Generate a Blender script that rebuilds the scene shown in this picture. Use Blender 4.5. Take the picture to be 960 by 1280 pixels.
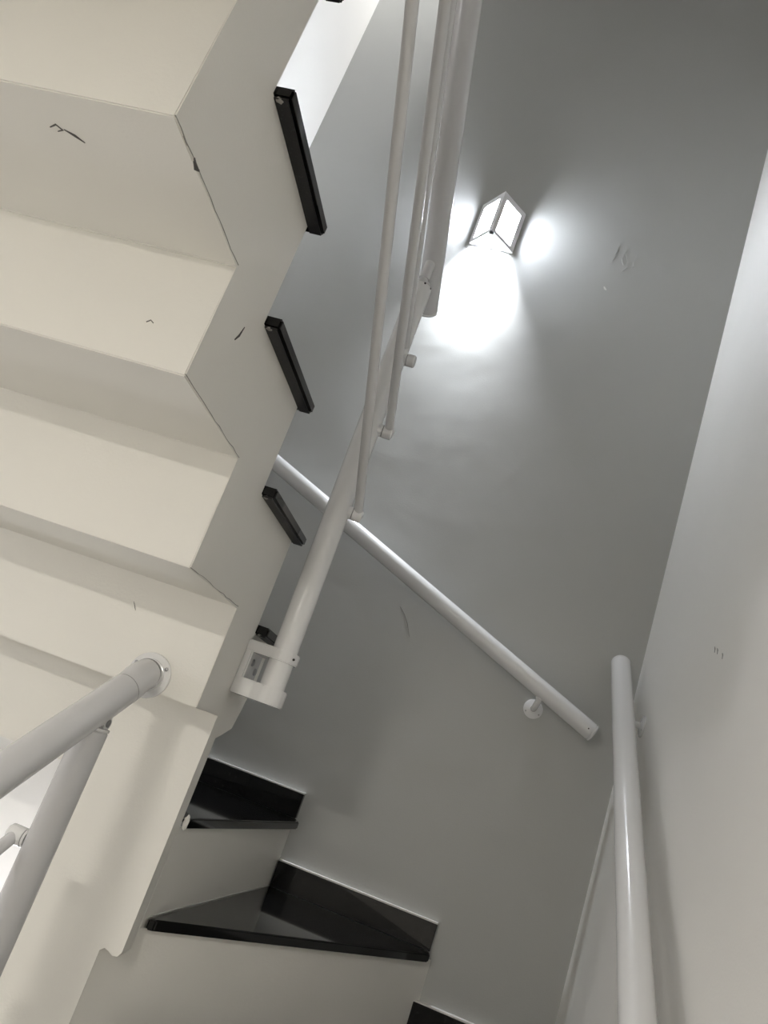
import bpy, bmesh, math, random
from mathutils import Vector, Matrix
random.seed(4)
for o in list(bpy.data.objects):
    bpy.data.objects.remove(o)
SC = bpy.context.scene
COL = SC.collection

# ---------------------------------------------------------------- scale
S = 0.47          # metres per layout unit
ZC = 1.652        # camera height above the lower floor (m)


def U(x, y, z):
    return Vector((x * S, y * S, z * S + ZC))


# ---------------------------------------------------------------- camera
cam_d = bpy.data.cameras.new('camera')
cam = bpy.data.objects.new('camera', cam_d)
COL.objects.link(cam)
cam_d.sensor_fit = 'VERTICAL'
cam_d.sensor_height = 36.0
cam_d.lens = 36.0 * 965.543 / 1280.0
cam_d.clip_start = 0.01
R3 = ((0.9395, 0.0886, 0.3308), (0.2837, 0.3399, -0.8967), (-0.1919, 0.9363, 0.2942))
rx, dn, fw = (Vector(v) for v in R3)
m3 = Matrix((rx, -dn, -fw)).transposed()
q = m3.to_quaternion()
q.normalize()
cam.matrix_world = Matrix.Translation(U(0, 0, 0)) @ q.to_matrix().to_4x4()
SC.camera = cam

# ---------------------------------------------------------------- world, exposure
w = bpy.data.worlds.new('world')
SC.world = w
w.use_nodes = True
w.node_tree.nodes['Background'].inputs[0].default_value = (0.9, 0.95, 1.0, 1)
w.node_tree.nodes['Background'].inputs[1].default_value = 0.05
vs = SC.view_settings
vs.view_transform = 'Standard'
vs.look = 'None'
vs.gamma = 1.0
vs.exposure = 0.11
vs.use_curve_mapping = False

LAMP_L = 880.0        # radiance of the hanging tube lamp behind the camera
PANE_L = 160.0         # radiance of the sconce's lit panes
BULB_W = 125.0          # bulb inside the sconce
ROOM_W = 3.2         # lamp in the room under the stairs
SIDE_FILL_W = 17.0        # added fill light from the left, lifts the stair undersides
WALL_FILL_W = 55.0         # added spot that brightens the upper left wall

# ---------------------------------------------------------------- materials


def new_mat(name):
    m = bpy.data.materials.new(name)
    m.use_nodes = True
    nt = m.node_tree
    b = nt.nodes['Principled BSDF']
    return m, nt, b


def plaster(name, col, rough=0.55, bump=0.25, big=0.0, var=0.03):
    m, nt, b = new_mat(name)
    n, l = nt.nodes, nt.links
    tc = n.new('ShaderNodeTexCoord')
    ns = n.new('ShaderNodeTexNoise')
    ns.inputs['Scale'].default_value = 3.0
    ns.inputs['Detail'].default_value = 5
    l.new(tc.outputs['Object'], ns.inputs['Vector'])
    mx = n.new('ShaderNodeMixRGB')
    mx.inputs[1].default_value = (*[c * (1 - var) for c in col], 1)
    mx.inputs[2].default_value = (*[min(1, c * (1 + var)) for c in col], 1)
    l.new(ns.outputs['Fac'], mx.inputs[0])
    l.new(mx.outputs[0], b.inputs['Base Color'])
    b.inputs['Roughness'].default_value = rough
    fine = n.new('ShaderNodeTexNoise')
    fine.inputs['Scale'].default_value = 220.0
    fine.inputs['Detail'].default_value = 2
    l.new(tc.outputs['Object'], fine.inputs['Vector'])
    bp = n.new('ShaderNodeBump')
    bp.inputs['Strength'].default_value = bump
    bp.inputs['Distance'].default_value = 0.0008
    l.new(fine.outputs['Fac'], bp.inputs['Height'])
    last = bp
    if big > 0:
        bn = n.new('ShaderNodeTexNoise')
        bn.inputs['Scale'].default_value = 4.5
        bn.inputs['Detail'].default_value = 2.2
        bn.inputs['Distortion'].default_value = 0.25
        l.new(tc.outputs['Object'], bn.inputs['Vector'])
        b2 = n.new('ShaderNodeBump')
        b2.inputs['Strength'].default_value = big
        b2.inputs['Distance'].default_value = 0.012
        l.new(bn.outputs['Fac'], b2.inputs['Height'])
        l.new(bp.outputs['Normal'], b2.inputs['Normal'])
        last = b2
    l.new(last.outputs['Normal'], b.inputs['Normal'])
    return m


def gloss(name, col, rough, coat=0.0, metal=0.0, peel=0.0):
    m, nt, b = new_mat(name)
    n, l = nt.nodes, nt.links
    b.inputs['Base Color'].default_value = (*col, 1)
    b.inputs['Roughness'].default_value = rough
    b.inputs['Metallic'].default_value = metal
    b.inputs['Coat Weight'].default_value = coat
    b.inputs['Coat Roughness'].default_value = 0.08
    if peel:
        tc = n.new('ShaderNodeTexCoord')
        ns = n.new('ShaderNodeTexNoise')
        ns.inputs['Scale'].default_value = 90
        l.new(tc.outputs['Object'], ns.inputs['Vector'])
        bp = n.new('ShaderNodeBump')
        bp.inputs['Strength'].default_value = peel
        bp.inputs['Distance'].default_value = 0.0006
        l.new(ns.outputs['Fac'], bp.inputs['Height'])
        l.new(bp.outputs['Normal'], b.inputs['Normal'])
    return m


def granite(name, base, rough):
    m, nt, b = new_mat(name)
    n, l = nt.nodes, nt.links
    tc = n.new('ShaderNodeTexCoord')
    vo = n.new('ShaderNodeTexNoise')
    vo.inputs['Scale'].default_value = 260
    vo.inputs['Detail'].default_value = 3
    l.new(tc.outputs['Object'], vo.inputs['Vector'])
    cr = n.new('ShaderNodeValToRGB')
    cr.color_ramp.elements[0].position = 0.60
    cr.color_ramp.elements[0].color = (base, base, base * 1.05, 1)
    cr.color_ramp.elements[1].position = 0.78
    cr.color_ramp.elements[1].color = (base * 4, base * 4, base * 4, 1)
    l.new(vo.outputs['Fac'], cr.inputs[0])
    l.new(cr.outputs[0], b.inputs['Base Color'])
    b.inputs['Roughness'].default_value = rough
    b.inputs['Specular IOR Level'].default_value = 0.36
    return m


def emit(name, col, strength):
    m, nt, b = new_mat(name)
    b.inputs['Base Color'].default_value = (0.9, 0.9, 0.9, 1)
    b.inputs['Emission Color'].default_value = (*col, 1)
    b.inputs['Emission Strength'].default_value = strength
    return m


M_CREAM = plaster('cream_plaster', (0.80, 0.785, 0.735), 0.5, 0.3, 0.10)
M_WHITE = plaster('white_plaster', (0.87, 0.855, 0.82), 0.5, 0.25, 0.12)
M_GREY = plaster('grey_plaster', (0.45, 0.455, 0.44), 0.45, 0.25, 0.36)
M_PAINT = gloss('white_enamel', (0.78, 0.78, 0.78), 0.22, 0.35, 0, 0.25)
M_PAINT2 = gloss('white_enamel_satin', (0.66, 0.66, 0.67), 0.26, 0.15, 0, 0.3)
M_GRAN = granite('black_granite', 0.004, 0.06)
M_GRANR = granite('sawn_granite', 0.012, 0.45)
M_CAULK = plaster('caulk', (0.72, 0.71, 0.68), 0.6)
M_SMEAR = plaster('dusty_cement', (0.30, 0.29, 0.27), 0.8)
M_SCREW = gloss('screw_steel', (0.35, 0.35, 0.36), 0.35, 0, 1.0)
M_DARK = gloss('dark_socket', (0.03, 0.03, 0.03), 0.6)
M_SEAM = gloss('seam_grey', (0.22, 0.22, 0.22), 0.6)
M_LAMPW = gloss('sconce_white', (0.88, 0.88, 0.9), 0.4)
M_PANE = emit('lit_pane', (0.86, 0.91, 1.0), PANE_L)
M_GLOBE = emit('lit_globe', (1.0, 0.95, 0.86), LAMP_L)
M_FLOOR = plaster('floor_grey', (0.45, 0.44, 0.42), 0.35)
M_SCUFF = plaster('scuff', (0.10, 0.095, 0.09), 0.8)
M_SCRATCH = plaster('scratch', (0.24, 0.235, 0.22), 0.8)
M_CRACK = plaster('crack', (0.30, 0.29, 0.26), 0.8)

# ---------------------------------------------------------------- helpers


def obj(name, bm, mat, parent=None, smooth=False):
    """bm holds world coordinates (metres); the object is put at its parent's origin."""
    root = Vector((0, 0, 0))
    p = parent
    while p is not None:
        root += p.location
        p = p.parent
    off = Vector((0, 0, 0))
    if parent is None:
        c = [v.co for v in bm.verts]
        off = Vector(((min(v.x for v in c) + max(v.x for v in c)) / 2,
                      (min(v.y for v in c) + max(v.y for v in c)) / 2, min(v.z for v in c)))
    bmesh.ops.translate(bm, verts=bm.verts, vec=-(root + off))
    bmesh.ops.recalc_face_normals(bm, faces=bm.faces)
    me = bpy.data.meshes.new(name)
    bm.to_mesh(me)
    bm.free()
    if smooth:
        for p_ in me.polygons:
            p_.use_smooth = True
        try:
            me.set_sharp_from_angle(angle=math.radians(35))
        except Exception:
            pass
    me.materials.append(mat)
    o = bpy.data.objects.new(name, me)
    o.location = off
    COL.objects.link(o)
    if parent is not None:
        o.parent = parent
    return o


def thing(name, label, cat, loc, group=None):
    o = bpy.data.objects.new(name, None)
    o.empty_display_size = 0.05
    COL.objects.link(o)
    o.location = loc
    o['label'] = label
    o['category'] = cat
    if group:
        o['group'] = group
    return o


def struct(name, bm, mat, label=None):
    o = obj(name, bm, mat)
    o['kind'] = 'structure'
    if label:
        o['label'] = label
    return o


def add_poly_prism(bm, pts, vec):
    """closed prism from a polygon (list of Vector) extruded by vec"""
    a = [bm.verts.new(p) for p in pts]
    b = [bm.verts.new(p + vec) for p in pts]
    fs = [bm.faces.new(a), bm.faces.new(list(reversed(b)))]
    n = len(pts)
    for i in range(n):
        j = (i + 1) % n
        fs.append(bm.faces.new((a[i], b[i], b[j], a[j])))
    return fs


def prism(pts, vec, bev=0.0, seg=1):
    bm = bmesh.new()
    add_poly_prism(bm, pts, vec)
    if bev:
        bmesh.ops.bevel(bm, geom=list(bm.edges), offset=bev, segments=seg, affect='EDGES', clamp_overlap=True)
    return bm


def box(x0, x1, y0, y1, z0, z1, bev=0.0, seg=1):
    return prism([U(x0, y0, z0), U(x1, y0, z0), U(x1, y1, z0), U(x0, y1, z0)], Vector((0, 0, (z1 - z0) * S)), bev, seg)


def plan(pts, z0, z1, bev=0.0, seg=1):
    return prism([U(x, y, z0) for x, y in pts], Vector((0, 0, (z1 - z0) * S)), bev, seg)


def frame_of(d):
    d = d.normalized()
    up = Vector((0, 0, 1)) if abs(d.z) < 0.95 else Vector((1, 0, 0))
    s = d.cross(up).normalized()
    return s, s.cross(d).normalized(), d


def add_lathe(bm, P, d, prof, n=32):
    """profile [(t along d, radius)] in metres, capped when radius > 0 at its ends"""
    s, u, d = frame_of(d)
    rings = []
    for t, r in prof:
        rings.append([bm.verts.new(P + d * t + (s * math.cos(2 * math.pi * k / n) + u * math.sin(2 * math.pi * k / n)) * r)
                      for k in range(n)])
    for a, b in zip(rings, rings[1:]):
        for k in range(n):
            j = (k + 1) % n
            bm.faces.new((a[k], a[j], b[j], b[k]))
    bm.faces.new(list(reversed(rings[0])))
    bm.faces.new(rings[-1])


def lathe(P, d, prof, n=32):
    bm = bmesh.new()
    add_lathe(bm, P, d, prof, n)
    return bm


def tube(P, Q, r, n=32, ch=0.0):
    L = (Q - P).length
    if ch:
        pr = [(0, r - ch), (ch, r), (L - ch, r), (L, r - ch)]
    else:
        pr = [(0, r), (L, r)]
    return lathe(P, Q - P, pr, n)


def add_sweep(bm, pts, rad, n=20):
    """tube along a polyline (parallel transport)"""
    d0 = (pts[1] - pts[0]).normalized()
    s, u, _ = frame_of(d0)
    prev = d0
    rings = []
    for i, p in enumerate(pts):
        if i == 0:
            d = d0
        elif i == len(pts) - 1:
            d = (pts[i] - pts[i - 1]).normalized()
        else:
            d = ((pts[i + 1] - pts[i]).normalized() + (pts[i] - pts[i - 1]).normalized()).normalized()
        qd = prev.rotation_difference(d)
        s = qd @ s
        u = qd @ u
        prev = d
        r = rad[i] if isinstance(rad, (list, tuple)) else rad
        rings.append([bm.verts.new(p + (s * math.cos(2 * math.pi * k / n) + u * math.sin(2 * math.pi * k / n)) * r) for k in range(n)])
    for a, b in zip(rings, rings[1:]):
        for k in range(n):
            j = (k + 1) % n
            bm.faces.new((a[k], a[j], b[j], b[k]))
    bm.faces.new(list(reversed(rings[0])))
    bm.faces.new(rings[-1])


def sweep(pts, rad, n=20):
    bm = bmesh.new()
    add_sweep(bm, pts, rad, n)
    return bm


def screw(P, d, r, parent, name='screw'):
    """small dome screw head with a dark cross slot"""
    d = d.normalized()
    o = obj(name, lathe(P, d, [(-0.002, r), (0.0006, r), (0.0014, r * 0.75), (0.0017, r * 0.3)], 16), M_SCREW, parent, True)
    return o


def socket(P, d, r, parent):
    d = d.normalized()
    return obj('set_screw', lathe(P, d, [(-0.001, r), (0.0005, r), (0.0006, r * 0.5)], 14), M_DARK, parent)


# ---------------------------------------------------------------- room shell
XR, YF, XL = 0.838, 4.85, -2.63
YB, ZF, ZT = -4.2, -ZC / S, 7.8
T = 0.25
wall_far = struct('wall_far', box(XL - T, XR + T, YF, YF + T, ZF, ZT), M_GREY)
wall_right = struct('wall_right', box(XR, XR + T, YB, YF, ZF, ZT), M_WHITE)
bm = prism([U(XL - T, y, z) for y, z in ((YB, 3.03), (3.15, 3.03), (3.15, ZF), (YF, ZF), (YF, ZT), (YB, ZT))], Vector((T * S, 0, 0)))
struct('wall_left', bm, M_WHITE)
# side room that opens to the left under the flight
XO = -6.8
struct('wall_side_room', box(XO - T, XO, YB - T, 3.15 + T, ZF, 3.03), M_WHITE)
struct('wall_side_far', box(XO, XL - T, 3.15, 3.15 + T, ZF, 3.03), M_WHITE)
struct('wall_side_back', box(XO, XL - T, YB - T, YB, ZF, 3.03), M_WHITE)
struct('ceiling_side_room', box(XO - T, XL - T, YB - T, 3.15 + T, 3.03, 3.3), M_WHITE)
struct('wall_back', box(XL - T, XR + T, YB - T, YB, ZF, ZT), M_WHITE)
struct('floor', box(-7.05, XR + T, YB - T, YF + T, ZF - 0.2, ZF), M_FLOOR)
struct('ceiling', box(XL - T, XR + T, YB - T, YF + T, ZT, ZT + 0.2), M_WHITE)

# wall under the turn of the stairs: a beam right across, and a slim pier with a stepped foot
YW = 3.15
bm = prism([U(x, YW, z) for x, z in ((XL, -0.036), (XL, -0.412), (-1.42, -0.412), (-1.42, ZF), (-1.083, ZF), (-1.083, -0.965),
                                     (-1.068, -0.953), (-1.05, -0.957), (-1.03, -0.966), (-1.01, -0.962), (-0.999, -0.945), (-0.999, -0.036))],
           Vector((0, 0.085 * S, 0)))
struct('wall_middle', bm, M_CREAM)
# back wall of the bright room below the stairs
struct('wall_under_stairs', box(XL, -1.5, 4.50, 4.58, ZF, -0.52), M_WHITE)

# ---------------------------------------------------------------- upper flight
fl = thing('upper_staircase', 'upper stair flight with cream stepped underside and black granite treads, overhead at left',
           'staircase', U(-1.8, 3.2, -0.04))
XS = -1.0
soff_z = [-0.04, 0.359, 0.757, 1.121, 1.504, 1.887, 2.27, 2.653]
soff_y = [2.872, 2.307, 1.763, 1.247, 0.705, 0.165, -0.375, -0.915]
top_z = [0.321, 0.753, 1.131, 1.523, 1.917, 2.29, 2.673, 3.056]
top_y = [3.200, 2.627, 2.060, 1.535, 0.98, 0.44, -0.10, -0.64, -1.18]
prof = [(3.16, -0.04), (3.16, -0.134), (3.235, -0.134), (3.30, -0.112), (3.409, -0.078), (3.45, 0.02), (3.45, 0.05), (3.50, 0.12), (3.50, 0.321)]
for k in range(8):
    prof.append((top_y[k], top_z[k]))
    if k < 7:
        prof.append((top_y[k], top_z[k + 1]))
prof.append((top_y[7], 3.439))
prof.append((-1.45, 3.439))
prof.append((-1.45, 3.03))
prof.append((soff_y[7], 3.03))
for k in range(7, 0, -1):
    prof.append((soff_y[k], soff_z[k]))
    prof.append((soff_y[k - 1], soff_z[k]))
prof.append((soff_y[0], soff_z[0]))
bm = prism([U(XS, y, z) for y, z in prof], Vector(((XL - XS) * S, 0, 0)), 0.0016, 2)
obj('stair_slab', bm, M_CREAM, fl, False)
# upper floor slab that the flight reaches
struct('floor_upper', box(XL, XS, YB, -1.45, 3.03, 3.48), M_CREAM)

# granite treads of the upper flight
OV = 0.052
tt = 0.042
for k in range(8):
    y0 = top_y[k] - (0.0 if k else -0.005)
    y1 = top_y[k - 1] + 0.035 if k else 3.545
    z0 = top_z[k]
    pts = [(XL, y0 + 0.01), (XS + OV, y0 + 0.01), (XS + OV, y1), (XL, y1)]
    t = obj('tread', plan(pts, z0, z0 + tt, 0.0035, 2), M_GRAN, fl)
    # rough sawn underside of the overhang
    yu0, yu1 = y0 + 0.014, y1 - 0.006
    obj('tread_underside', plan([(XS + 0.001, yu0), (XS + OV - 0.009, yu0), (XS + OV - 0.009, yu1), (XS + 0.001, yu1)], z0 - 0.0025, z0 + 0.004), M_GRANR, t)
    # cement smears where the slab sits on the plaster
    bm = bmesh.new()
    bmesh.ops.create_icosphere(bm, subdivisions=2, radius=1.0)
    c0 = U(XS + 0.016, y0 + 0.022, z0)
    for v in bm.verts:
        f = random.uniform(0.75, 1.2)
        v.co = c0 + Vector((v.co.x * 0.0062 * f, v.co.y * 0.0045 * f, v.co.z * 0.0032 * f))
    obj('cement_smear', bm, M_SMEAR, t, True)

# hairline cracks along the inner edges of the soffit, and dark scuffs on it


def ribbon(pts, wid, nrm, name, mat, parent, lift=0.0007):
    """thin raised sliver following a polyline on a plane of normal nrm (metres)"""
    bm = bmesh.new()
    a, b = [], []
    n = len(pts)
    for i, p in enumerate(pts):
        d = (pts[min(i + 1, n - 1)] - pts[max(i - 1, 0)]).normalized()
        s = d.cross(nrm).normalized()
        wv = wid[i] if isinstance(wid, (list, tuple)) else wid
        a.append(p + s * wv * 0.5 + nrm * lift)
        b.append(p - s * wv * 0.5 + nrm * lift)
    for i in range(n - 1):
        v = [bm.verts.new(c) for c in (a[i], b[i], b[i + 1], a[i + 1])]
        w_ = [bm.verts.new(c - nrm * (lift + 0.0008)) for c in (a[i], b[i], b[i + 1], a[i + 1])]
        bm.faces.new(v)
        bm.faces.new(list(reversed(w_)))
        for q_ in range(4):
            r_ = (q_ + 1) % 4
            bm.faces.new((v[q_], w_[q_], w_[r_], v[r_]))
    return obj(name, bm, mat, parent)


XN = Vector((1, 0, 0))
for k in (1, 2, 3):
    ya, yb, z = soff_y[k], soff_y[k - 1], soff_z[k]
    pts = []
    N = 14
    for i in range(N + 1):
        f = i / N
        pts.append(U(XS, ya + (yb - ya) * f, z + 0.004 + random.uniform(-0.0025, 0.0025)))
    ws = [random.uniform(0.0004, 0.0011) for _ in pts]
    ribbon(pts, ws, XN, 'crack', M_CRACK, fl)


def scuff(pts, wid, nrm, name='scuff_mark'):
    ribbon([U(*p) for p in pts], [w_ * S * 0.65 for w_ in wid], nrm, name, M_SCUFF, fl)


DN = Vector((0, 0, -1))
# on the horizontal underside at upper left
scuff([(-1.385, 1.365, 1.121), (-1.362, 1.352, 1.121), (-1.35, 1.366, 1.121), (-1.368, 1.374, 1.121)], [0.004, 0.008, 0.008, 0.003], DN)
scuff([(-1.345, 1.363, 1.121), (-1.322, 1.376, 1.121), (-1.302, 1.394, 1.121)], [0.003, 0.013, 0.002], DN)
# chip on the edge and scuff on the side face
scuff([(-1.0, 1.372, 1.128), (-1.0, 1.395, 1.12), (-1.0, 1.412, 1.127)], [0.008, 0.02, 0.006], XN)
scuff([(-1.0, 1.93, 0.985), (-1.0, 1.945, 1.01), (-1.0, 1.953, 1.045)], [0.006, 0.013, 0.003], XN)

FN = Vector((0, -1, 0))
ribbon([U(*p) for p in ((-0.682, YF, 0.948), (-0.640, YF, 0.91), (-0.60, YF, 0.855), (-0.562, YF, 0.782))], [0.0012, 0.0022, 0.0020, 0.001], FN, 'scratch', M_SCRATCH, wall_far)
for cx_, cz_ in ((0.02, 3.98), (0.07, 3.95), (-0.04, 4.02), (0.11, 3.99)):
    pts = [U(cx_ + random.uniform(-0.03, 0.03), YF, cz_ + random.uniform(-0.05, 0.05) - 0.03 * i) for i in range(4)]
    ribbon(pts, [0.002, 0.004, 0.005, 0.002], FN, 'plaster_patch', M_GREY, wall_far, 0.0012)
ribbon([U(-0.04, YF, 3.655), U(-0.03, YF, 3.64), U(-0.018, YF, 3.632)], [0.003, 0.007, 0.003], FN, 'plaster_patch', M_CAULK, wall_far, 0.0015)
for yy, zz in ((3.33, 0.90), (3.285, 0.885), (3.20, 0.85)):
    ribbon([U(XR, yy, zz), U(XR, yy - 0.012, zz - 0.012), U(XR, yy - 0.016, zz - 0.028)], [0.001, 0.003, 0.001], Vector((-1, 0, 0)), 'scratch', M_SCRATCH, wall_right)
scuff([(-1.176, 1.763, 0.882), (-1.166, 1.763, 0.891), (-1.155, 1.763, 0.884)], [0.004, 0.005, 0.004], FN)
scuff([(-1.405, 2.872, 0.252), (-1.394, 2.872, 0.238), (-1.383, 2.872, 0.222)], [0.001, 0.003, 0.001], FN)

# ---------------------------------------------------------------- lower flight: winders and straight steps
lf = thing('lower_staircase', 'lower winding stairs with black granite treads and skirtings turning along the grey wall',
           'staircase', U(-0.2, 3.8, ZF))
ZA, ZB, ZD, ZCt = -0.834, -0.451, -0.068, -1.217
WG = 0.0
yk = 4.808           # front of the skirtings


def step(name, pts, z0, z1, mat=M_CREAM):
    return obj(name, plan(pts, z0, z1), mat, lf)


# risers' lines (plan): A from the pier to the far wall, B, D
A0, A1 = (-1.083, 3.155), (0.128, 4.85)
Bl0, Bl1 = (-1.0, 3.243), (-0.862, 4.85)
D0, D1 = (-1.06, 3.36), (-2.05, 4.85)
step('step', [A0, A1, (-1.5, 4.85), (-1.15, 3.6), (-1.11, 3.242), (-1.083, 3.242)], -1.26, ZA - tt)
step('step', [Bl0, Bl1, (-2.6, 4.85), (-2.6, 4.6), (-1.4, 4.6), (-1.15, 3.6), (-1.02, 3.243)], ZA - tt, ZB - tt)
step('step', [D0, D1, (-2.6, 4.85), (-2.6, 4.2), (-1.4, 3.9)], ZB - tt, ZD - tt)
step('step', [(-1.06, 3.52), (-2.6, 4.2), (-2.6, 3.52)], ZD - tt, 0.31)
# corner step C and the straight steps down to the floor
step('step', [(-0.96, 3.14), (XR, 3.14), (XR, 4.85), (A1[0] + 0.02, 4.85)], ZCt - 0.45, ZCt - tt)
for k in range(5):
    y1 = 3.14 - 0.54 * k
    z1 = ZCt - 0.383 * (k + 1)
    step('step', [(-0.98, y1 - 0.54), (XR, y1 - 0.54), (XR, y1), (-0.98, y1)], max(ZF, z1 - 0.5), z1 - tt)
    obj('tread', plan([(-0.99, y1 - 0.58), (XR, y1 - 0.58), (XR, y1), (-0.99, y1)], z1 - tt, z1, 0.003, 2), M_GRAN, lf)
# treads (slabs with a nose over the riser below)
obj('tread', plan([(-0.957, 3.281), (0.112, 4.745), (0.108, yk), (Bl1[0], yk), (-0.985, 3.262)], ZA - tt, ZA, 0.003, 2), M_GRAN, lf)
obj('tread', plan([(-0.985, 3.243), (-0.799, 4.70), (-0.843, yk), (D1[0] + 0.02, yk), (D0[0] + 0.05, 3.36), (-1.0, 3.243)], ZB - tt, ZB, 0.003, 2), M_GRAN, lf)
obj('tread', plan([(-1.06, 3.31), (-1.98, yk), (-2.6, yk), (-2.6, 4.2), (-1.06, 3.52)], ZD - tt, ZD, 0.003, 2), M_GRAN, lf)
obj('tread', plan([(-0.965, 3.10), (XR, 3.10), (XR, 4.85), (A1[0] + 0.03, 4.85), (-0.94, 3.33)], ZCt - tt, ZCt, 0.003, 2), M_GRAN, lf)


def skirting(x0, x1, z0, z1, x1t=None, wall='far'):
    x1t = x1 if x1t is None else x1t
    bm = prism([U(x0, yk, z0), U(x1, yk, z0), U(x1t, yk, z1), U(x0, yk, z1)], Vector((0, (YF - yk) * S, 0)), 0.0012)
    s_ = obj('skirting', bm, M_GRAN, lf)
    obj('caulk_line', prism([U(x0, yk + 0.006, z1), U(x1t, yk + 0.006, z1), U(x1t, yk + 0.006, z1 + 0.008), U(x0, yk + 0.006, z1 + 0.008)],
                            Vector((0, (YF - yk - 0.006) * S, 0))), M_CAULK, s_)
    return s_


skirting(Bl1[0] + 0.005, 0.107, ZA, -0.694)
skirting(-1.95, -0.847, ZB, -0.312)
skirting(0.072, XR, ZCt, -1.088)
# caulk beads: where riser B meets tread A, under the noses and up the wall beside riser B
ribbon([U(-0.994, 3.30, ZA), U(-0.935, 4.0, ZA), U(-0.864, 4.80, ZA)], 0.003, Vector((0, 0, 1)), 'caulk_line', M_CAULK, lf, 0.0012)
bm = bmesh.new()
bmesh.ops.create_icosphere(bm, subdivisions=3, radius=1.0)
c0 = U(-0.982, 3.236, -0.466)
for v in bm.verts:
    f = random.uniform(0.85, 1.12)
    v.co = c0 + Vector((v.co.x * 0.0055 * f, v.co.y * 0.004 * f, v.co.z * 0.014 * f))
obj('cement_smear', bm, M_CAULK, lf)

# ---------------------------------------------------------------- upper railing
RT = 0.0545 * S       # 51 mm tube radius
RR = 0.0205 * S       # thin rail radius
ur = thing('stair_railing', 'white tube railing bolted to the side of the upper flight, its rails rising overhead',
           'railing', U(-0.85, 3.2, 0.09))
pb, pt = U(-0.847, 3.215, 0.10), U(-0.868, 3.18, 2.165)
pd = (pt - pb).normalized()
post = obj('post', tube(pb, pt, RT, 40, 0.004), M_PAINT, ur, True)
# swivel joint on the post's head
hj = thing_j = obj('swivel_joint', lathe(pt - pd * 0.002, pd, [(0, RT * 0.82), (0.008, RT * 0.8), (0.014, RT * 0.42), (0.034, RT * 0.42)], 24), M_PAINT2, ur, True)
for a in (-0.5, 0.5, 1.3):
    socket(pt - pd * 0.006 + Vector((math.sin(a) * RT, -math.cos(a) * RT, 0)), Vector((math.sin(a), -math.cos(a), 0)), 0.0025, hj)
SL = 0.64
h0 = U(-0.855, 3.41, 2.187)
h1 = U(-0.90, 0.20, 2.187 + SL * 3.21)
hr = obj('handrail', tube(h0, h1, RT, 40), M_PAINT2, ur, True)
hd = (h0 - h1).normalized()
obj('end_cap', lathe(h0, hd, [(0.0, RT * 0.985), (0.0012, RT * 0.93), (0.0022, RT * 0.93), (0.003, RT), (0.006, RT), (0.008, RT * 0.9)], 40), M_PAINT, hr, True)
# saddle between swivel and handrail
cl = h0 + (h1 - h0) * ((3.41 - 3.165) / 3.21)
obj('saddle', tube(pt + pd * 0.02, cl - (cl - pt).normalized() * RT * 0.6, RT * 0.5, 24), M_PAINT2, ur, True)
for (ya, za, yb, zb, xa, xb) in ((3.215, 0.962, 0.20, None, -0.765, -0.770), (3.205, 1.380, 0.20, None, -0.765, -0.757), (3.13, 1.80, 0.20, None, -0.824, -0.820)):
    a = U(xa, ya, za)
    xe = max(xa, -0.782)
    b = U(xb, yb, za + SL * (ya - yb))
    d = (b - a).normalized()
    r_ = obj('rail', tube(a - d * 0.006, b, RR, 24), M_PAINT2, ur, True)
    # round fitting: a short boss across, from the post to the rail
    pc = pb + pd * ((a.z - pb.z) / pd.z)
    zf = min(a.z, U(0, 0, 1.76).z) - 0.002
    f0 = Vector((pc.x + RT * 0.8, pc.y, zf))
    f1 = Vector((xe * S + RR * 0.9, pc.y if xa < -0.8 else a.y, zf))
    dd = (f1 - f0).normalized()
    Lf = (f1 - f0).length
    ft = obj('rail_fitting', lathe(f0, dd, [(0, RR * 1.45), (Lf * 0.30, RR * 1.45), (Lf * 0.31, RR * 1.30), (Lf * 0.36, RR * 1.30), (Lf * 0.37, RR * 1.45),
                                            (Lf - 0.002, RR * 1.45), (Lf, RR * 1.25)], 28), M_PAINT, ur, True)
    obj('seam', lathe(f0 + dd * Lf * 0.315, dd, [(0, RR * 1.36), (Lf * 0.04, RR * 1.36)], 28), M_SEAM, ft, True)
    socket(f0 + dd * Lf * 0.5 + Vector((0, 0, RR * 1.44)), Vector((0, -0.2, 1)), 0.002, ft)
    if xa > -0.8:
        obj('collar', lathe(a - d * 0.001, d, [(0, RR * 1.15), (0.007, RR * 1.3), (0.011, RR * 1.05)], 24), M_PAINT, ft, True)

# bracket: back plate on the stair side, two arms ending in rings round the post
br = obj('bracket_plate', box(-1.0, -0.965, 3.165, 3.335, 0.065, 0.292, 0.003, 2), M_PAINT, ur)


def bracket_arm(z0, z1, name):
    pc = pb + pd * ((U(0, 0, (z0 + z1) / 2).z - pb.z) / pd.z)
    cx, cy = pc.x / S, pc.y / S
    r = 0.0545 + 0.016
    pts = [(-1.0, 3.165), (-0.955, 3.155)]
    # waist, then round head
    pts += [(-0.925, cy - 0.052), (-0.90, cy - 0.056)]
    for i in range(13):
        t_ = math.radians(-115 + i * 230 / 12)
        pts.append((cx + r * math.cos(t_), cy + r * math.sin(t_)))
    pts += [(-0.90, cy + 0.062), (-0.93, cy + 0.075), (-0.965, 3.335), (-1.0, 3.335)]
    return obj(name, plan(pts, z0, z1, 0.0022, 2), M_PAINT, ur, True)


am = bracket_arm(0.245, 0.292, 'bracket_arm')
am2 = bracket_arm(0.065, 0.135, 'bracket_arm')
for (yy, zz) in ((3.215, 0.205), (3.29, 0.175)):
    obj('screw', lathe(U(-0.967, yy, zz), Vector((1, 0, 0)), [(0, 0.0075), (0.003, 0.0075), (0.005, 0.005)], 18), M_SCREW, br, True)
socket(U(-0.79, 3.165, 0.268), Vector((0.5, -1, 0)), 0.0024, am)

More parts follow.
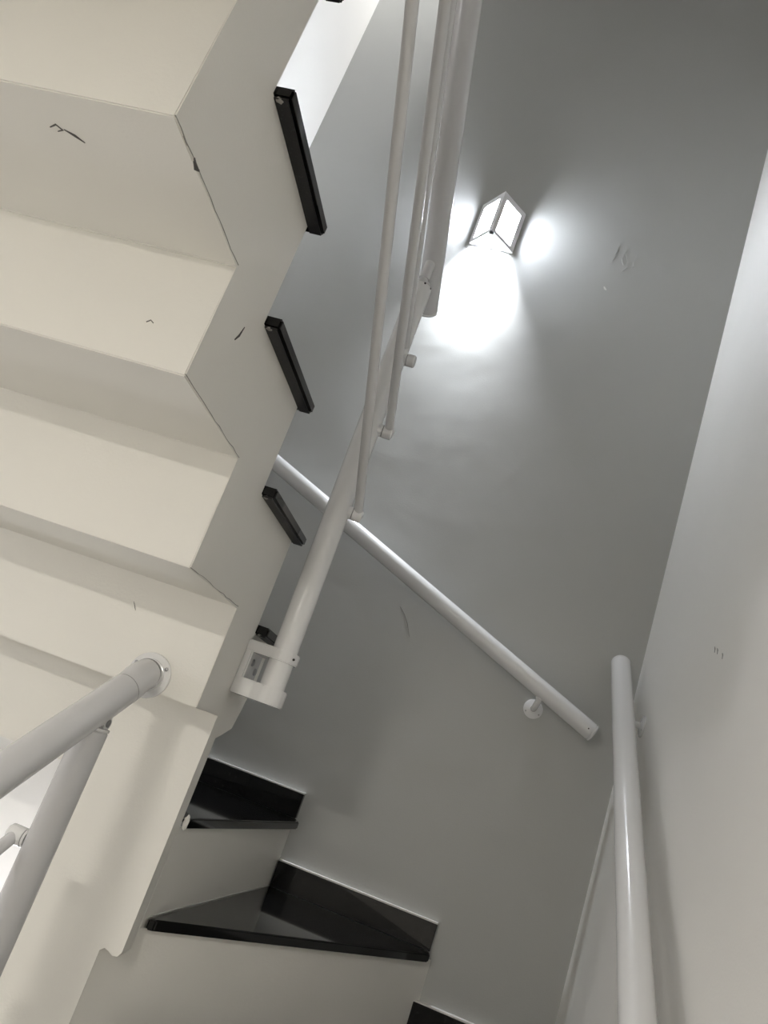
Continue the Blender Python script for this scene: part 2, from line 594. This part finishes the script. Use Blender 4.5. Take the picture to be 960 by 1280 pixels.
# ---------------------------------------------------------------- lower left railing
lr = thing('stair_railing', 'white railing at lower left, its handrail fixed to the underside step by a round flange',
           'railing', U(-1.222, 2.617, ZF))
e0 = Vector(U(-1.222, 2.745, -0.048))
SLl = 0.66
far_l = U(-1.30, 1.0, -0.048 - SLl * 1.745)
ld = (far_l - e0).normalized()
lh = obj('handrail', tube(e0 + ld * 0.012, far_l, RT * 1.06, 40), M_PAINT2, lr, True)
# elbow up to the flange on the vertical step face
fc = U(-1.222, soff_y[0], 0.012)
el = [e0 + ld * 0.014, e0 + ld * 0.006, e0 - ld * 0.002]
p1 = e0 - ld * 0.012
pend = fc + Vector((0, -0.014, 0))
for i in range(1, 9):
    f = i / 8
    c = p1.lerp(fc + Vector((0, -0.034, 0.0)), 0.6)
    el.append((e0 - ld * 0.002) * (1 - f) ** 2 + c * 2 * f * (1 - f) + pend * f ** 2)
elb = obj('elbow', sweep(el, RT * 1.06, 36), M_PAINT2, lr, True)
obj('seam', tube(e0 + ld * 0.0112, e0 + ld * 0.0124, RT * 1.066, 36), M_SEAM, elb, True)
obj('seam', lathe(fc + Vector((0, -0.0165, 0)), Vector((0, -1, 0)), [(0, RT * 1.075), (0.001, RT * 1.075)], 36), M_SEAM, elb, True)
fl_o = obj('flange', lathe(fc, Vector((0, -1, 0)), [(0, 0.086 * S), (0.003, 0.086 * S), (0.0045, 0.083 * S), (0.005, RT * 1.14), (0.008, RT * 1.12), (0.0085, RT * 1.02), (0.016, RT * 1.02)], 44), M_PAINT, lr, True)
for a in (35, 155, 275):
    p = fc + Vector((math.cos(math.radians(a)) * 0.072 * S, -0.0046, math.sin(math.radians(a)) * 0.072 * S))
    screw(p, Vector((0, -1, 0)), 0.0035, fl_o)
# post, swivel
lp0, lp1 = U(-1.222, 2.617, ZF), U(-1.222, 2.617, -0.215)
lpost = obj('post', tube(lp0, lp1, RT * 0.98, 40, 0.002), M_PAINT2, lr, True)
sj = obj('swivel_joint', lathe(lp1, Vector((0, 0, 1)), [(-0.001, RT * 0.9), (0.0005, RT * 0.9), (0.001, RT), (0.005, RT), (0.006, RT * 0.55), (0.010, RT * 0.5)], 36), M_PAINT, lr, True)
ctr = U(-1.222, 2.617, -0.215) + Vector((0, 0, 0.014))
obj('knuckle', lathe(ctr + Vector((-0.006, 0.004, 0.001)), Vector((1, 0, 0)), [(0, 0.012), (0.006, 0.012), (0.0065, 0.0112), (0.0155, 0.0112), (0.016, 0.012), (0.024, 0.012)], 24), M_PAINT, lr, True)
obj('screw', lathe(ctr + Vector((0.018, 0.004, 0.001)), Vector((1, 0, 0)), [(0, 0.0065), (0.0015, 0.0065), (0.0012, 0.002)], 14), M_SCREW, sj, True)
# two thin rails on the room side of the post
for dz in (-0.60, -0.98):
    a = U(-1.315, 2.612, dz)
    b = U(-1.36, 1.0, dz - SLl * 1.61)
    d = (b - a).normalized()
    obj('rail', tube(a - d * 0.004, b, RR, 24), M_PAINT2, lr, True)
    f0 = U(-1.222 - 0.050, 2.617, dz)
    dd = Vector((-1, 0, 0))
    Lf = 0.070 * S
    ft = obj('rail_fitting', lathe(f0, dd, [(0, RR * 1.45), (0.004, RR * 1.45), (0.0045, RR * 1.3), (0.0055, RR * 1.3), (0.006, RR * 1.45), (Lf - 0.003, RR * 1.45), (Lf, RR * 1.1)], 28), M_PAINT, lr, True)
    obj('seam', lathe(f0 + dd * 0.0044, dd, [(0, RR * 1.36), (0.0013, RR * 1.36)], 28), M_SEAM, ft, True)
    socket(f0 + dd * Lf * 0.55 + Vector((0, -RR * 1.2, -RR * 0.75)), Vector((0, -1, -0.6)), 0.0018, ft)

# ---------------------------------------------------------------- wall handrails


def end_cap(P, d, parent, r):
    c = obj('end_cap', lathe(P, d, [(-0.001, r * 0.985), (0.001, r * 0.94), (0.0018, r * 0.94), (0.0024, r), (0.007, r), (0.009, r * 0.93), (0.0105, r * 0.78)], 40), M_PAINT, parent, True)
    return c


def wall_bracket(W, n, under, parent):
    """round flange at W on a wall (normal n) and a bent arm up to the rail's underside"""
    b = obj('wall_flange', lathe(W, n, [(0, 0.0275), (0.003, 0.0275), (0.0055, 0.0235), (0.0075, 0.012), (0.009, 0.0105)], 36), M_PAINT, parent, True)
    p0 = W + n * 0.006
    mid = Vector((under.x * abs(n.y) + under.x * abs(n.x), under.y, W.z)) if False else W + n * ((under - W).dot(n))
    pts = [p0]
    for i in range(1, 10):
        f = i / 9
        pts.append(p0 * (1 - f) ** 2 + mid * 2 * f * (1 - f) + under * f ** 2)
    obj('bracket_arm', sweep(pts, 0.0085, 20), M_PAINT, parent, True)
    dirv = (under - mid).normalized()
    obj('saddle', lathe(under - dirv * 0.006, dirv, [(0, 0.010), (0.004, 0.012), (0.010, 0.012)], 24), M_PAINT, parent, True)
    t = n.cross(Vector((0, 0, 1))).normalized()
    for a in (90, 210, 330):
        p = W + n * 0.0045 + (t * math.cos(math.radians(a)) + Vector((0, 0, 1)) * math.sin(math.radians(a))) * 0.021
        screw(p, n, 0.003, b)
    return b


# on the right wall
r0, r1 = U(0.70, 4.735, 1.002), U(0.70, 0.2, 1.002 - 0.7213 * 4.535)
wr = thing('wall_handrail', 'glossy white tube handrail on the cream right wall, nearest to the viewer', 'handrail', r0)
t_ = obj('tube', tube(r0, r1, RT * 1.04, 48), M_PAINT, wr, True)
end_cap(r0, r0 - r1, wr, RT * 1.04)
for yy in (4.40, 1.75):
    zc = 1.002 - 0.7213 * (4.735 - yy)
    wall_bracket(U(XR, yy, zc - 0.115), Vector((-1, 0, 0)), U(0.70, yy, zc - 0.055), wr)
# on the far wall
g0, g1 = U(0.625, 4.70, 0.569), U(-2.3, 4.70, 0.569 + 0.4245 * 2.925)
wf = thing('wall_handrail', 'white tube handrail sloping across the grey wall below the lit lamp', 'handrail', g0)
obj('tube', tube(g0, g1, RT * 0.98, 48), M_PAINT, wf, True)
cap = end_cap(g0, g0 - g1, wf, RT * 0.98)
socket(g0 + (g1 - g0).normalized() * 0.012 + Vector((0, -RT * 0.97, -0.002)), Vector((0, -1, 0)), 0.002, cap)
for xx in (0.30, -1.9):
    zc = 0.569 + 0.4245 * (0.625 - xx)
    wall_bracket(U(xx - 0.012, YF, zc - 0.105), Vector((0, -1, 0)), U(xx, 4.70, zc - 0.05), wf)

# ---------------------------------------------------------------- sconce
sc = thing('wall_sconce', 'lit white V-shaped wall lamp with two glowing panes on the grey wall', 'lamp', U(-0.925, YF, 3.75))
cx, hw, dep, zb, zt = -0.925, 0.168, 0.215, 3.752, 4.118
yb_ = YF - 0.022
obj('back_plate', box(cx - hw, cx + hw, yb_, YF, zb + 0.004, zt, 0.001), M_LAMPW, sc)
Lp, Ap, Rp = (cx - hw, yb_), (cx, YF - dep), (cx + hw, yb_)
obj('top_cap', plan([Lp, Ap, Rp], zt - 0.016, zt), M_LAMPW, sc)


def lamp_face(P, Q):
    a, b = Vector((P[0], P[1], 0)), Vector((Q[0], Q[1], 0))
    d = (b - a)
    L = d.length
    d.normalize()
    n = Vector((d.y, -d.x, 0))
    if n.y > 0:
        n = -n
    th = 0.034

    def pt3(u_, z_, k=0.0):
        v = a + d * u_ - n * k
        return U(v.x, v.y, z_)
    bw = 0.041
    outer = [(0, zb), (L, zb), (L, zt - 0.016), (0, zt - 0.016)]
    inner = [(bw, zb + bw * 0.7), (L - bw, zb + bw * 0.7), (L - bw, zt - 0.05), (bw, zt - 0.05)]
    bm = bmesh.new()
    for i in range(4):
        j = (i + 1) % 4
        q_ = [outer[i], outer[j], inner[j], inner[i]]
        v0 = [bm.verts.new(pt3(u_, z_)) for u_, z_ in q_]
        v1 = [bm.verts.new(pt3(u_, z_, th)) for u_, z_ in q_]
        bm.faces.new(v0)
        bm.faces.new(list(reversed(v1)))
        for k in range(4):
            kk = (k + 1) % 4
            bm.faces.new((v0[k], v1[k], v1[kk], v0[kk]))
    fr = obj('frame', bm, M_LAMPW, sc)
    bm = bmesh.new()
    v0 = [bm.verts.new(pt3(u_, z_, th * 0.72)) for u_, z_ in inner]
    v1 = [bm.verts.new(pt3(u_, z_, th * 0.9)) for u_, z_ in inner]
    bm.faces.new(v0)
    bm.faces.new(list(reversed(v1)))
    for k in range(4):
        kk = (k + 1) % 4
        bm.faces.new((v0[k], v1[k], v1[kk], v0[kk]))
    obj('pane', bm, M_PANE, fr)


lamp_face(Lp, Ap)
lamp_face(Ap, Rp)
bu = bpy.data.lights.new('sconce_bulb', 'POINT')
bu.energy = BULB_W
bu.color = (0.90, 0.94, 1.0)
bu.shadow_soft_size = 0.016
bo = bpy.data.objects.new('sconce_bulb', bu)
COL.objects.link(bo)
bo.parent = sc
bo.location = U(cx, YF - 0.125, 3.875) - sc.location

# ---------------------------------------------------------------- hanging tube lamp behind the camera
gp = U(-1.65, -1.73, 1.27)
gl = thing('pendant_lamp', 'lit tube lamp in a white trough hanging behind the viewer', 'lamp', gp)
hx = Vector((0.25 * S, 0, 0))
obj('lamp_tube', tube(gp - hx, gp + hx, 0.02, 20, 0.004), M_GLOBE, gl, True)
zr = -0.0168
trough = [(-0.030, zr), (-0.024, 0.026), (0.024, 0.026), (0.030, zr), (0.032, zr), (0.026, 0.029), (-0.026, 0.029), (-0.032, zr)]
obj('lamp_shade', prism([gp - hx * 1.04 + Vector((0, y_, z_)) for y_, z_ in trough], hx * 2.08), M_LAMPW, gl)
for sx in (-0.8, 0.8):
    obj('cord', tube(gp + hx * sx + Vector((0, 0, 0.029)), Vector((gp.x + hx.x * sx, gp.y, U(0, 0, 3.03).z)), 0.003, 10), M_DARK, gl)

# ---------------------------------------------------------------- lamp in the room under the stairs, and two added fill lights


def point(name, P, watt, col, size):
    l_ = bpy.data.lights.new(name, 'POINT')
    l_.energy = watt
    l_.color = col
    l_.shadow_soft_size = size
    o_ = bpy.data.objects.new(name, l_)
    COL.objects.link(o_)
    o_.location = P
    return o_


point('room_lamp', U(-2.1, 3.75, -1.5), ROOM_W, (0.93, 0.94, 1.0), 0.08)
sp = bpy.data.lights.new('left_wall_fill_spot', 'SPOT')  # unseen wall washer, added to whiten the left wall by the far corner
sp.energy = WALL_FILL_W
sp.spot_size = math.radians(48)
sp.spot_blend = 0.6
sp.shadow_soft_size = 0.04
so = bpy.data.objects.new('left_wall_fill_spot', sp)
COL.objects.link(so)
so.location = U(-1.3, 4.0, 7.6)
so.rotation_euler = (U(-2.63, 4.45, 5.5) - U(-1.3, 4.0, 7.6)).to_track_quat('-Z', 'Y').to_euler()
point('side_fill_light', U(-5.0, 0.9, 0.0), SIDE_FILL_W, (0.97, 0.96, 1.0), 0.10)  # weak unseen fill, added to lift the flight's undersides
